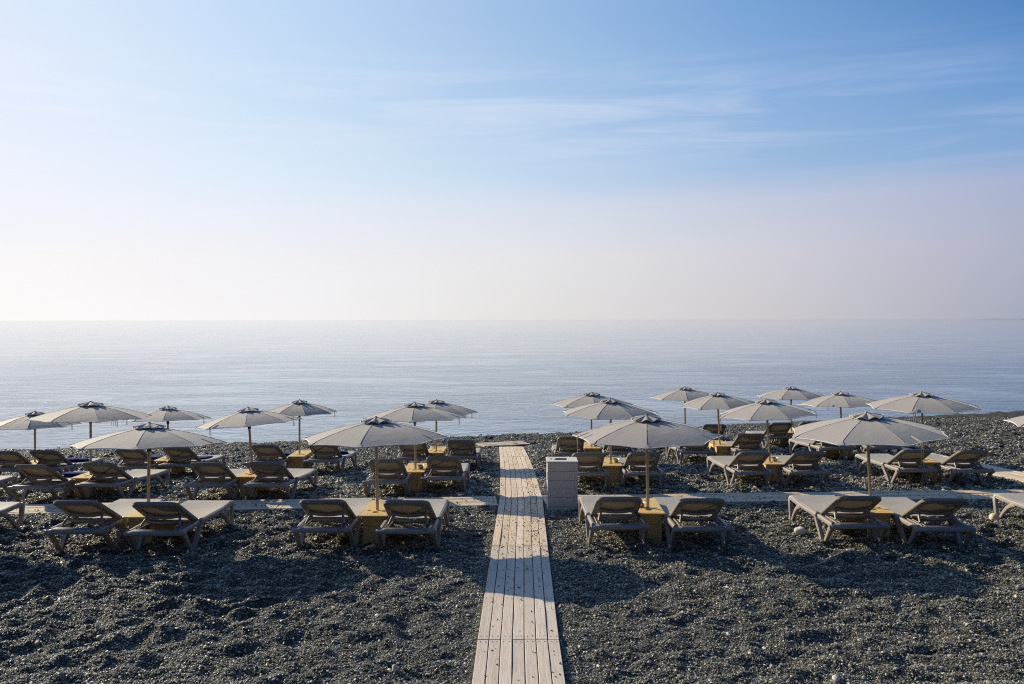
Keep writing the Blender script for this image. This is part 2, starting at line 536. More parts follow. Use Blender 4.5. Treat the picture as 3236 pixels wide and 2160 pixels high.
def pebble_cloud(name, px, py, pz, r, tone, label):
    n = len(px)
    v, f = icosa()
    sc = np.stack([r * rng.uniform(.8, 1.6, n), r * rng.uniform(.6, 1.0, n), r * rng.uniform(.4, .8, n)], -1)
    a = rng.uniform(0, 6.283, n); b = rng.uniform(-1.2, 1.2, n)
    P = v[None] * sc[:, None, :] * rng.uniform(.82, 1.18, (n, 12, 1))
    ca, sa, cb, sb = np.cos(a)[:, None], np.sin(a)[:, None], np.cos(b)[:, None], np.sin(b)[:, None]
    x, y, z = P[..., 0], P[..., 1], P[..., 2]
    y, z = y * cb - z * sb, y * sb + z * cb
    x, y = x * ca - y * sa, x * sa + y * ca
    co = np.stack([x + px[:, None], y + py[:, None], z + pz[:, None]], -1).reshape(-1, 3).astype(np.float32)
    fi = (f[None] + (np.arange(n) * 12)[:, None, None]).reshape(-1, 3).astype(np.int32)
    me = bpy.data.meshes.new(name)
    me.vertices.add(len(co)); me.vertices.foreach_set("co", co.ravel())
    me.loops.add(fi.size); me.loops.foreach_set("vertex_index", fi.ravel())
    me.polygons.add(len(fi)); me.polygons.foreach_set("loop_start", (np.arange(len(fi)) * 3).astype(np.int32))
    me.polygons.foreach_set("use_smooth", np.zeros(len(fi), bool))
    me.update(calc_edges=True)
    ca_ = me.color_attributes.new("tone", "FLOAT_COLOR", "POINT")
    c4 = np.ones((n, 12, 4), np.float32); c4[..., :3] = tone[:, None, :]
    ca_.data.foreach_set("color", c4.ravel())
    me.materials.append(M["pebble"])
    o = bpy.data.objects.new(name, me); COL.objects.link(o)
    return tag(o, label, kind="stuff")

def tones(n, dark=1.0):
    g = np.clip(rng.lognormal(-1.52, .60, n), .035, .65) * dark
    t = np.stack([g, g * rng.uniform(.90, .95, n), g * rng.uniform(.66, .79, n)], -1)
    lite = rng.random(n) < .03
    t[lite] = np.stack([rng.uniform(.3, .55, lite.sum())] * 3, -1) * np.array([1, .93, .84])
    warm = rng.random(n) < .015
    t[warm] = np.array([.28, .17, .10]) * rng.uniform(.6, 1.2, (warm.sum(), 1))
    return t

N = 560000
py = 5.6 + (19 - 5.6) * rng.random(N) ** 1.5
px = (rng.random(N) * 2 - 1) * (py * .62 + .5)
keep = board_mask(px, py) > .02
px, py = px[keep], py[keep]
r = np.clip(rng.lognormal(-5.12, .44, len(px)) * np.clip(py / 9, .85, 1.7), .003, .034)
pz = HC - depth(px, py) + ground_relief(px, py) + r * .38
pebble_cloud("beach_pebbles", px, py, pz, r, tones(len(px)), "loose dark and pale pebbles strewn over the beach")

N = 130000
py = 15 + (36 - 15) * rng.random(N) ** 1.15
px = (rng.random(N) * 2 - 1) * (py * .61 + .5)
keep = (board_mask(px, py) > .04) & (py < shore_y(px) + .3)
px, py = px[keep], py[keep]
r = np.clip(rng.lognormal(-3.95, .35, len(px)), .012, .05)
pz = HC - depth(px, py) + ground_relief(px, py) + r * .1
pebble_cloud("beach_pebbles", px, py, pz, r, tones(len(px)), "loose dark pebbles on the far slope of the beach down to the water")

# ------------------------------------------------------------------ boardwalks
def walkway(name, pts, mat, label, nplank=7, width=.70, lift=.035, thick=.035, sag=None, zf=None):
    b = MB()
    for i in range(len(pts) - 1):
        (x0, y0), (x1, y1) = pts[i], pts[i + 1]
        d = Vector((x1 - x0, y1 - y0, 0)); L = d.length; d.normalize(); sd = Vector((d.y, -d.x, 0))
        z0 = gz(x0, y0) + lift; z1 = gz(x1, y1) + lift
        a0, a1 = Vector((x0, y0, z0)) + d * .006, Vector((x1, y1, z1)) - d * .006
        pw = width / nplank
        for k in range(nplank):
            o = (k - (nplank - 1) / 2) * pw
            e0, e1 = rng.uniform(0, .008), rng.uniform(0, .008)
            dz = rng.uniform(-.003, .003)
            p0 = a0 + sd * o + d * e0; p1 = a1 + sd * o - d * e1
            p0.z += dz + rng.uniform(-.002, .002); p1.z += dz + rng.uniform(-.002, .002)
            path = [p0.lerp(p1, q / 6) for q in range(7)]
            for q in range(1, 6): path[q].z += .004 * math.sin(k * 2.1 + q * 1.7 + i)
            b.sweep(path, [(-pw / 2 + .0045, -thick), (pw / 2 - .0045, -thick), (pw / 2 - .0035, -.004), (pw / 2 - .007, 0), (-pw / 2 + .007, 0), (-pw / 2 + .0035, -.004)], mi=0)
            if L > 1.5:
                for s in (.07, L * .35, L * .66, L - .07):
                    for w in (-.022, .022):
                        c = a0 + d * s + sd * (o + w + rng.uniform(-.004, .004)); c.z = a0.z + (a1.z - a0.z) * s / L + dz + .0035
                        b.add([c + d * (.004 * math.cos(t)) + sd * (.004 * math.sin(t)) + Vector((0, 0, .0015 if j else -.004)) for j in (0, 1) for t in (0, 1.05, 2.1, 3.14, 4.19, 5.24)],
                              [(6, 7, 8, 9, 10, 11)] + [(t, (t + 1) % 6, 6 + (t + 1) % 6, 6 + t) for t in range(6)], 1)
        # bearers under the planks
        for s in (.08, .5, .92):
            c = a0.lerp(a1, s); c.z -= thick + .022
            b.box(c, (width - .06, .09, .04), 0, Matrix((sd, d, Vector((0, 0, 1)))).transposed())
    o = b.build(name, [mat, M["nail"]], smooth=30)
    return tag(o, label, kind="structure")

walkway("boardwalk", SEC[:4], M["planks"], "near weathered stretch of the long plank boardwalk")
walkway("boardwalk", SEC[3:], M["planks1"], "far paler stretch of the long plank boardwalk running to the water")
cl = [(-18.6 + 3.43 * i) for i in range(12)]
left_x = [-.24 - 3.43 * i for i in range(6)][::-1]
right_x = [.50 + 3.43 * i for i in range(4)]
walkway("cross_boardwalk", [(x, float(cross_y(x))) for x in left_x], M["planks2"], "pale plank boardwalk crossing left behind the front row", lift=.036)
walkway("cross_boardwalk", [(x, float(cross_y(x))) for x in right_x[:3]] + [(8.95, float(cross_y(8.95)))], M["planks2"], "pale plank boardwalk crossing right behind the front row", lift=.036)
walkway("side_boardwalk", [(float(side_x(q)), q) for q in (8.6, 12.0, 15.4, 18.8, 22.2)], M["planks2"], "pale plank boardwalk at the right edge of the beach", lift=.04)
walkway("end_boardwalk", [(.42, 26.35), (-.95, 25.75)], M["planks2"], "short plank panel turned left at the end of the long boardwalk", lift=.08)

# grit kicked onto the boards
nb = 1500
by = np.concatenate([rng.uniform(6, 26, 500), rng.normal(11.9, 1.1, 500), rng.normal(13.4, 2.2, 300), rng.normal(17, 2.5, 350)])
bx = main_x(by) + np.where(rng.random(len(by)) < .3, rng.uniform(.1, .33, len(by)), rng.uniform(-.33, .33, len(by)))
keep = (by > 5.5) & (by < 25)
bx, by = bx[keep], by[keep]
zi = np.interp(by, [s[1] for s in SEC], [gz(*s) for s in SEC]) + .035
br = np.clip(rng.lognormal(-5.15, .4, len(bx)), .0035, .013)
pebble_cloud("boardwalk_pebbles", bx, by, zi + br * .35, br, tones(len(bx), .7), "dark grit and pebbles scattered on the long boardwalk")
cx_ = rng.uniform(-9, 9, 1500); cy_ = cross_y(cx_) + rng.uniform(-.33, .33, 1500)
keep = np.abs(cx_ - .144) > .45
cx_, cy_ = cx_[keep], cy_[keep]
cr = np.clip(rng.lognormal(-5.0, .4, len(cx_)), .004, .014)
pebble_cloud("cross_boardwalk_pebbles", cx_, cy_, HC - depth(cx_, cy_) + .038 + cr * .4, cr, tones(len(cx_), .7), "dark grit and pebbles scattered on the cross boardwalk")

# ------------------------------------------------------------------ sun lounger
G_LOUNGE = "sun loungers set out in pairs on the pebble beach"
BETA = R(27); HY, HZ = .60, .315
def bp(x, s, n=0.0):
    """a point of the backrest plane: s up its length, n out of its front"""
    return Vector((x, HY - s * math.cos(BETA) + n * math.sin(BETA), HZ + s * math.sin(BETA) + n * math.cos(BETA)))

def back_outline(ins=0.0):
    w0, w1, L, rc = .305 - ins, .285 - ins, .71 - ins, .085
    s0 = -.01 + ins
    pts = [(-w0, s0)]
    pts += [(-w1 + rc - rc * math.cos(a), L - rc + rc * math.sin(a)) for a in [math.pi / 2 * i / 5 for i in range(6)]]
    pts += [(w1 - rc + rc * math.sin(a), L - rc + rc * math.cos(a)) for a in [math.pi / 2 * i / 5 for i in range(6)]]
    pts += [(w0, s0)]
    return pts

def make_lounger():
    root = empty("sun_lounger")
    zb = .28
    # frame: rails, head bar, foot bar
    f = MB()
    for s in (-1, 1):
        f.sweep([(s * .315, .03, zb - .005), (s * .318, .3, zb + .005), (s * .32, .6, zb + .012), (s * .32, 1.1, zb + .005), (s * .315, 1.45, zb + .008), (s * .305, 1.76, zb + .03), (s * .300, 1.83, zb + .022)],
                rrect(.050, .062, .015))
    hb = [(x, -.02 + .10 * (abs(x) / .33) ** 4 * .5, zb - .012 * (abs(x) / .33) ** 6) for x in [-.345 + .69 * i / 16 for i in range(17)]]
    f.sweep(hb, rrect(.112, .056, .018))
    for yy in (-.055, -.02, .02):
        f.box((0, yy, zb + .0290), (.52, .010, .012), ch=.003)
    f.sweep([(-.31, 1.835, zb + .02), (0, 1.85, zb + .018), (.31, 1.835, zb + .02)], rrect(.05, .07, .016))
    f.sweep([(-.30, .63, zb - .01), (.30, .63, zb - .01)], rrect(.05, .05, .012))
    f.sweep([(-.30, 1.36, zb - .02), (.30, 1.36, zb - .02)], rrect(.05, .045, .012))
    f.build("frame", M["plastic"], root, smooth=50)
    # four V-shaped legs
    chan = lambda w, t: [(-t / 2, -w / 2), (t / 2, -w / 2), (t / 2, -w / 2 + .012), (-t / 2 + .014, -w / 2 + .012), (-t / 2 + .014, w / 2 - .012), (t / 2, w / 2 - .012), (t / 2, w / 2), (-t / 2, w / 2)]
    for s in (-1, 1):
        g = MB()
        arm = [(s * .325, -.015, zb + .015), (s * .335, .055, zb - .035), (s * .338, .125, zb - .115), (s * .340, .20, zb - .20), (s * .342, .285, -.02), (s * .342, .305, -.07)]
        g.sweep(arm, rrect(.046, .070, .014), up=[(0, .5, .85), (0, .7, .7), (0, .7, .5), (0, .7, .4), (0, .8, .4), (0, .9, .3)],
                scales=[(1, 1.1), (1, 1.15), (1, 1.0), (1, .9), (.95, .8), (.95, .75)])
        sec = chan(.068, .046)
        if s < 0: sec = [(-a, b) for a, b in sec]
        g.sweep([(s * .340, .63, zb + .03), (s * .344, .55, zb - .05), (s * .344, .44, zb - .16), (s * .343, .335, -.02), (s * .343, .315, -.07)], sec, up=(0, .85, -.5) if False else (0, .5, .85),
                scales=[(1, 1.1), (1, 1.05), (1, .95), (1, .85), (1, .8)])
        g.box((s * .334, .615, zb + .025), (.072, .11, .075), ch=.02)
        g.build("leg", M["plastic"], root, smooth=50)
        g = MB()
        g.sweep([(s * .300, 1.86, zb + .05), (s * .312, 1.865, zb + .01), (s * .318, 1.845, zb - .09), (s * .322, 1.80, -.02), (s * .322, 1.785, -.07)], rrect(.050, .072, .015), up=(0, 1, .15),
                scales=[(.8, .8), (1.1, 1.1), (1, 1), (.95, .85), (.9, .75)])
        g.sweep([(s * .318, 1.34, zb - .005), (s * .322, 1.43, zb - .03), (s * .323, 1.53, zb - .085), (s * .323, 1.64, zb - .18), (s * .322, 1.745, -.02), (s * .322, 1.765, -.07)], rrect(.048, .060, .012), up=(0, .5, .85),
                scales=[(1, 1.2), (1, 1.15), (1, 1), (1, .9), (1, .8), (1, .75)])
        g.build("leg", M["plastic"], root, smooth=50)
    # seat sling
    q = MB(); nx, ny = 8, 26
    V = []
    for j in range(ny + 1):
        yy = .60 + 1.235 * j / ny
        wv = .318 - .012 * (j / ny)
        for i in range(-1, nx + 2):
            t = min(max(i / nx, 0), 1) * 2 - 1
            x = t * wv
            z = zb + .042 + .026 * max(0, (yy - 1.45) / .4) - .022 * (1 - t * t) * math.sin(math.pi * min(1, max(0, j / ny)))
            if i in (-1, nx + 1): z -= .058; x *= 1.085
            V.append((x, yy, z))
    w = nx + 3
    q.add(V, [(j * w + i, j * w + i + 1, (j + 1) * w + i + 1, (j + 1) * w + i) for j in range(ny) for i in range(w - 1)])
    q.build("seat_sling", M["sling"], root, smooth=60)
    # backrest: frame loop, cloth, lacing
    fr = MB()
    ol = back_outline(.03)
    fr.sweep([bp(x, s) for x, s in ol], rrect(.045, .032, .010), up=(0, math.sin(BETA), math.cos(BETA)))
    fr.sweep([bp(-.27, .30), bp(0, .285, -.03), bp(.27, .30)], rrect(.035, .03, .008), up=(0, math.sin(BETA), math.cos(BETA)))
    fr.build("backrest_frame", M["plastic"], root, smooth=50)
    c = MB()
    a, b2, i2 = back_outline(0), back_outline(.012), back_outline(.078)
    n = len(a)
    Vf = [bp(x, s, .014) for x, s in a] + [bp(x, s, .026) for x, s in b2] + [bp(x, s, -.016) for x, s in a] + [bp(x, s, -.024) for x, s in b2] + [bp(x, max(s, .0), -.0225) for x, s in i2]
    Fc = []
    for k in range(n - 1):
        for r0, r1 in ((1, 0), (0, 2), (2, 3), (3, 4)):
            Fc.append((r0 * n + k, r0 * n + k + 1, r1 * n + k + 1, r1 * n + k))
    c.add(Vf, Fc)
    # front sheet, slightly sagging
    m = 10
    g0 = []
    for j in range(m + 1):
        s = .002 + (.71 - .012 - .002) * j / m
        L, rc, w0, w1 = .698, .085, .293, .273
        ww = w0 + (w1 - w0) * (s / L)
        if s > L - rc: ww = ww - rc + math.sqrt(max(0, rc * rc - (s - (L - rc)) ** 2))
        for i in range(9):
            t = i / 4 - 1
            g0.append(bp(t * ww, s, .026 - .024 * (1 - t * t) * math.sin(math.pi * j / m)))
    c.add(g0, [(j * 9 + i, j * 9 + i + 1, (j + 1) * 9 + i + 1, (j + 1) * 9 + i) for j in range(m) for i in range(8)])
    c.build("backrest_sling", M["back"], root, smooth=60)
    def lace(pts):
        lc = MB(); lc.tube(pts, .0034, 5, up=(.3, .2, .9)); lc.build("lacing", M["cord"], root, smooth=60)
    lace([bp(-.18 + .036 * k, .648 if k % 2 else .588, -.031) for k in range(11)])
    for s in (-1, 1):
        lace([bp(s * (.256 if k % 2 else .212), .12 + .042 * k, -.031) for k in range(10)])
    # prop that holds the backrest up, and its two toothed racks
    p = MB()
    lo = {}
    for s in (-1, 1):
        t0, t1 = bp(s * .185, .335, -.03), Vector((s * .235, .16, zb + .045))
        p.sweep([t0, t0.lerp(t1, .5) + Vector((s * .006, .01, 0)), t1], rrect(.030, .022, .006), up=(0, 1, .3))
        lo[s] = (t0, t1)
    for q, bow in ((.12, -.018), (.52, -.024)):
        A, B = lo[-1][0].lerp(lo[-1][1], q), lo[1][0].lerp(lo[1][1], q)
        p.sweep([A, A.lerp(B, .25) + Vector((0, -.008, bow * .8)), A.lerp(B, .5) + Vector((0, -.01, bow)), A.lerp(B, .75) + Vector((0, -.008, bow * .8)), B], rrect(.034, .018, .005), up=(0, 1, .3))
    p.build("support_prop", M["plastic"], root, smooth=50)
    for s in (-1, 1):
        k = MB()
        for dx in (-.022, .022):
            k.sweep([(s * .245 + dx, .04, zb + .025), (s * .245 + dx, .46, zb + .03)], rrect(.009, .022, .003))
        for i in range(8):
            k.box((s * .245, .10 + .045 * i, zb + .025), (.042, .010, .014))
        k.build("rack", M["plastic"], root, smooth=50)
    return root

proto_lounger = make_lounger()
used_l = [False]
def put_lounger(p, yaw, label):
    """p: the point under the middle of the head bar"""
    o = proto_lounger if not used_l[0] else copy_tree(proto_lounger)
    used_l[0] = True
    d = Vector((math.sin(yaw), math.cos(yaw)))
    q, e = p.xy + d * .30, p.xy + d * 1.8
    sl = (gz(*e) - gz(*q)) / 1.5
    o.rotation_euler = (math.atan(sl), 0, -yaw)
    o.location = (p.x, p.y, gz(*q) - .3 * sl)
    tag(o, label, "sun lounger", G_LOUNGE)
    bpy.context.view_layer.update()
    return o

# ------------------------------------------------------------------ parasol
G_UMB = "parasols over the lounger pairs"
PEAK = 1.56
def canopy_z(f): return -.045 - .215 * f ** 1.55
def make_umbrella():
    root = empty("parasol")
    p = MB(); p.lathe([(.0205, -.5), (.0205, PEAK - .08)], 14); p.build("pole", M["metal"], root)
    s = MB(); s.lathe([(.0, 1.20), (.027, 1.20), (.027, 1.30), (.030, 1.305), (.030, 1.33), (.055, 1.345), (.058, 1.365), (.024, 1.38), (.0, 1.38)], 14)
    s.build("sleeve", M["dark"], root)
    # canopy of eight panels, unit radius
    c = MB(); nr, na = 10, 6
    V = []
    for j in range(nr + 1):
        f = .06 + .94 * j / nr
        for k in range(8):
            for i in range(na):
                t = i / na
                ph = R(45) * (t - .5)
                rr = f * math.cos(R(22.5)) / math.cos(ph) * (1 - .030 * f * (1 - (2 * t - 1) ** 2) * f)
                a = R(45) * (k + t)
                z = canopy_z(f) + (.010 * f - .028 * f * (1 - f)) * (1 - (2 * t - 1) ** 2)
                V.append((rr * math.cos(a), rr * math.sin(a), z))
    w = 8 * na
    c.add(V, [(j * w + i, j * w + (i + 1) % w, (j + 1) * w + (i + 1) % w, (j + 1) * w + i) for j in range(nr) for i in range(w)])
    # seam ridges along the ribs
    for k in range(8):
        a = R(45 * k)
        c.tube([(f * math.cos(a), f * math.sin(a), canopy_z(f) + .001) for f in (.12, .3, .5, .7, .85, .985)], .0028, 5)
        a0 = Vector((math.cos(a), math.sin(a), 0)); tn = Vector((-math.sin(a), math.cos(a), 0))
        P = [a0 * .90 + tn * .004, a0 * 1.003 + tn * .045 - a0 * .012, a0 * 1.006, a0 * 1.003 - tn * .045 - a0 * .012]
        P = [Vector((q.x, q.y, canopy_z(min(1, q.xy.length)) + .0035)) for q in P]
        c.add(P, [(0, 1, 2, 3)])
    head = can = c.build("canopy", M["canopy"], root, smooth=6); head.location = (0, 0, PEAK)
    e = MB()
    rim = V[nr * w:]
    e.tube([(x * 1.0, y * 1.0, z - .004) for x, y, z in rim], .0065, 6, closed=True)
    e.build("piping", M["piping"], can, smooth=60)
    # vent cap with a waved edge
    v = MB(); nn, rings = 64, 6
    def cap(f, a):
        wv = .5 + .5 * math.cos(8 * a)
        return (f * .208 * (1 - .03 * (1 - wv)) * math.cos(a), f * .208 * (1 - .03 * (1 - wv)) * math.sin(a), .016 - .036 * f - .030 * f ** 1.2 * (1 - wv) ** 1.2)
    Vc = [cap(j / rings if j else .02, 2 * math.pi * i / nn) for j in range(rings + 1) for i in range(nn)]
    v.add(Vc, [(j * nn + i, j * nn + (i + 1) % nn, (j + 1) * nn + (i + 1) % nn, (j + 1) * nn + i) for j in range(rings) for i in range(nn)])
    v.lathe([(0.0, .028), (.013, .026), (.018, .018), (.02, .005)], 10)
    v.build("vent_cap", M["canopy"], head, smooth=60)
    e = MB(); e.tube([(x, y, z) for x, y, z in Vc[rings * nn:]], .0042, 5, closed=True); e.build("piping", M["piping"], head, smooth=60)
    for k in range(8):
        r_ = MB(); a = R(45 * k)
        r_.tube([(f * math.cos(a), f * math.sin(a), canopy_z(f) - .012) for f in (.03, .3, .6, .97)], .007, 5)
        r_.tube([(.03 * math.cos(a), .03 * math.sin(a), -.19), (.46 * math.cos(a), .46 * math.sin(a), canopy_z(.46) - .014)], .006, 5)
        r_.build("rib", M["metal"], head, smooth=60)
    return root, head

proto_umb, proto_head = make_umbrella()
used_u = [False]
def put_umbrella(x, y, zpeak, Rad, roll, rot, lean, label, cord=None, pitch=0.0):
    if not used_u[0]:
        o = proto_umb; used_u[0] = True
    else:
        o = copy_tree(proto_umb)
    hd = [c for c in o.children if c.name.startswith("canopy")][0]
    o.location = (x + PEAK * math.tan(R(lean)), y, zpeak - PEAK)
    o.rotation_euler = (0, -R(lean), 0)
    hd.rotation_euler = (R(pitch), -R(roll - lean), R(rot - 90))
    hd.scale = (Rad, Rad, 1)
    tag(o, label, "parasol", G_UMB)
    if cord is not None:
        a, drop = cord
        m = MB(); aa = R(a)
        q = lambda f: Vector((f * math.cos(aa), f * math.sin(aa), canopy_z(f) + .012))
        e0, e1 = q(.80), q(.965)
        for s in (-.012, .012):
            off = Vector((-math.sin(aa), math.cos(aa), 0)) * s
            end = e1 + off * 1.3
            m.tube([e0 + off * .4, e0.lerp(e1, .5) + off, end, end + Vector((.006, 0, -.02)), end + Vector((.004, .004, -drop * .5)), end + Vector((-.004 + s * .5, .003, -drop))], .0042, 5, up=(.9, .3, .1))
        m.build("tie_cord", M["cord"], hd, smooth=60)
    return o

# ------------------------------------------------------------------ plywood table (its origin is where the pole goes through)
G_TAB = "plywood tables round the parasol poles"
TH = .365
def make_table():
    root = empty("parasol_table")
    bm = bmesh.new()
    def loop(pts):
        vs = [bm.verts.new((a, b, TH)) for a, b in pts]
        return [bm.edges.new((vs[i], vs[(i + 1) % len(vs)])) for i in range(len(vs))]
    def circ(cx, cy, r, n=18): return [(cx + r * math.cos(2 * math.pi * i / n), cy + r * math.sin(2 * math.pi * i / n)) for i in range(n)]
    w, y0, y1, rc = .18, -.34, .62, .035
    outer = []
    for cx, cy, a0 in ((w - rc, y0 + rc, -90), (w - rc, y1 - rc, 0), (-w + rc, y1 - rc, 90), (-w + rc, y0 + rc, 180)):
        outer += arc_pts((cx, cy), rc, R(a0), R(a0 + 90), 4)
    ed = loop(outer)
    ed += loop(circ(0, 0, .026)); ed += loop(circ(-.005, -.125, .046, 22)); ed += loop(circ(-.10, -.02, .030)); ed += loop(circ(.10, -.02, .030))
    ed += loop([(-.12, -.285), (.12, -.285), (.12, -.273), (-.12, -.273)])
    bmesh.ops.triangle_fill(bm, use_beauty=True, use_dissolve=False, edges=ed)
    holes = [((0, 0), .026), ((-.005, -.125), .046), ((-.10, -.02), .030), ((.10, -.02), .030)]
    for fce in list(bm.faces):
        c = fce.calc_center_median()
        if any((c.x - h[0][0]) ** 2 + (c.y - h[0][1]) ** 2 < (h[1] * .97) ** 2 for h in holes) or (abs(c.x) < .12 and -.285 < c.y < -.273):
            bm.faces.remove(fce)
    ex = bmesh.ops.extrude_face_region(bm, geom=list(bm.faces))
    for vv in ex["geom"]:
        if isinstance(vv, bmesh.types.BMVert): vv.co.z -= .018
    bmesh.ops.recalc_face_normals(bm, faces=bm.faces)
    me = bpy.data.meshes.new("tabletop"); bm.to_mesh(me); bm.free()
    me.materials.append(M["ply"])
    o = bpy.data.objects.new("tabletop", me); COL.objects.link(o); o.parent = root
    zt = TH - .018
    for yy in (-.27, .535):
        e = MB()
        pr = [(-.142, yy, zt), (.142, yy, zt), (.142, yy, .22), (.150, yy, -.08), (-.150, yy, -.08), (-.142, yy, .22)]
        e.prism(pr, (0, .018, 0))
        e.build("end_panel", M["ply"], root, smooth=0)
    h = MB()
    h.box((.003, -.279, .232), (.20, .016, .022), ch=.003); h.box((-.085, -.283, .24), (.03, .020, .012), ch=.003)
    h.build("handle_strip", M["ply"], root, smooth=30)
    for s in (-1, 1):
        e = MB()
        pr = [(s * .124, -.25, zt), (s * .124, -.25, .135), (s * .124, -.21, .135), (s * .124, -.03, .275), (s * .124, .30, .275), (s * .124, .48, .135), (s * .124, .533, .135), (s * .124, .533, zt)]
        e.prism(pr, (-s * .016, 0, 0)); e.build("side_panel", M["ply"], root, smooth=0)
    rr = random.Random(3)
    for x0, x1, yy, lo_, hi_, st in ((-.085, .085, .53, .018, .024, .019), (-.10, .09, .445, .015, .036, .026)):
        g = MB(); x = x0
        g.box(((x0 + x1) / 2, yy - hi_ * .5, TH + .0004), (x1 - x0, .003, .0008))
        while x < x1:
            g.box((x, yy + rr.uniform(-.003, .003), TH + .0006), (rr.uniform(.005, .011), rr.uniform(lo_, hi_), .0012)); x += rr.uniform(st * .8, st * 1.2)
        g.build("burnt_lettering", M["ink"], root, smooth=0)
    return root
proto_table = make_table()
used_t = [False]
def put_table(x, y, label, rz=0):
    o = proto_table if not used_t[0] else copy_tree(proto_table)
    used_t[0] = True
    o.location = (x, y, gz(x, y - .2)); o.rotation_euler = (0, 0, rz)
    tag(o, label, "table", G_TAB)
    bpy.context.view_layer.update()
    return o

# ------------------------------------------------------------------ towels and ashtrays
def make_towel():
    m = MB()
    def layer(z, w, d, h, ox, oy):
        nx, ny = 12, 8
        V, Fq = [], []
        for side in (1, -1):
            for j in range(ny + 1):
                for i in range(nx + 1):
                    a, b = i / nx * 2 - 1, j / ny * 2 - 1
                    edge = (1 - abs(a) ** 8) * (1 - abs(b) ** 6)
                    zz = z + side * h / 2 * max(0, edge) ** .5 + .004 * math.sin(a * 5 + z * 70) * math.cos(b * 4 + ox * 99)
                    V.append((ox + a * w / 2, oy + b * d / 2, zz))
        n2 = (nx + 1) * (ny + 1)
        for k in (0, 1):
            for j in range(ny):
                for i in range(nx):
                    q = (k * n2 + j * (nx + 1) + i, k * n2 + j * (nx + 1) + i + 1, k * n2 + (j + 1) * (nx + 1) + i + 1, k * n2 + (j + 1) * (nx + 1) + i)
                    Fq.append(q if k == 0 else q[::-1])
        m.add(V, Fq)
    layer(.012, .46, .27, .03, 0, 0); layer(.036, .455, .262, .03, .004, -.004); layer(.060, .44, .25, .028, -.006, .004)
    o = m.build("folded_towel", M["towel"], smooth=60, fix=False)
    return o
proto_towel = make_towel(); used_w = [False]
def put_towel(lounger, ly, label, lx=0.0, rz=.05, sc=(1, 1, 1)):
    o = proto_towel if not used_w[0] else proto_towel.copy()
    if used_w[0]: COL.objects.link(o)
    used_w[0] = True
    zl = .28 + .042 - .022 * math.sin(math.pi * (ly - .6) / 1.235) + .004 + .026 * max(0, (ly - 1.45) / .4)
    o.matrix_world = lounger.matrix_world @ Matrix.Translation((lx, ly, zl)) @ Matrix.Rotation(rz, 4, 'Z') @ Matrix.Diagonal((*sc, 1))
    tag(o, label, "towel", "folded blue towels on the loungers")

def make_bowl():
    root = empty("ashtray")
    m = MB(); m.lathe([(.0, .0), (.040, .0), (.046, .006), (.052, .040), (.058, .058), (.061, .060), (.058, .055), (.048, .036), (.043, .012), (.0, .010)], 20)
    m.build("bowl", M["steel"], root, smooth=50)
    f = MB(); f.lathe([(.0, .032), (.046, .030)], 16); f.build("sand_fill", M["ash"], root)
    return root
proto_bowl = make_bowl(); used_b = [False]
def put_bowl(table, lx, ly, label):
    o = proto_bowl if not used_b[0] else copy_tree(proto_bowl)
    used_b[0] = True
    o.location = table.matrix_world @ Vector((lx, ly, TH + .001))
    tag(o, label, "ashtray", "steel ashtrays on the plywood tables")

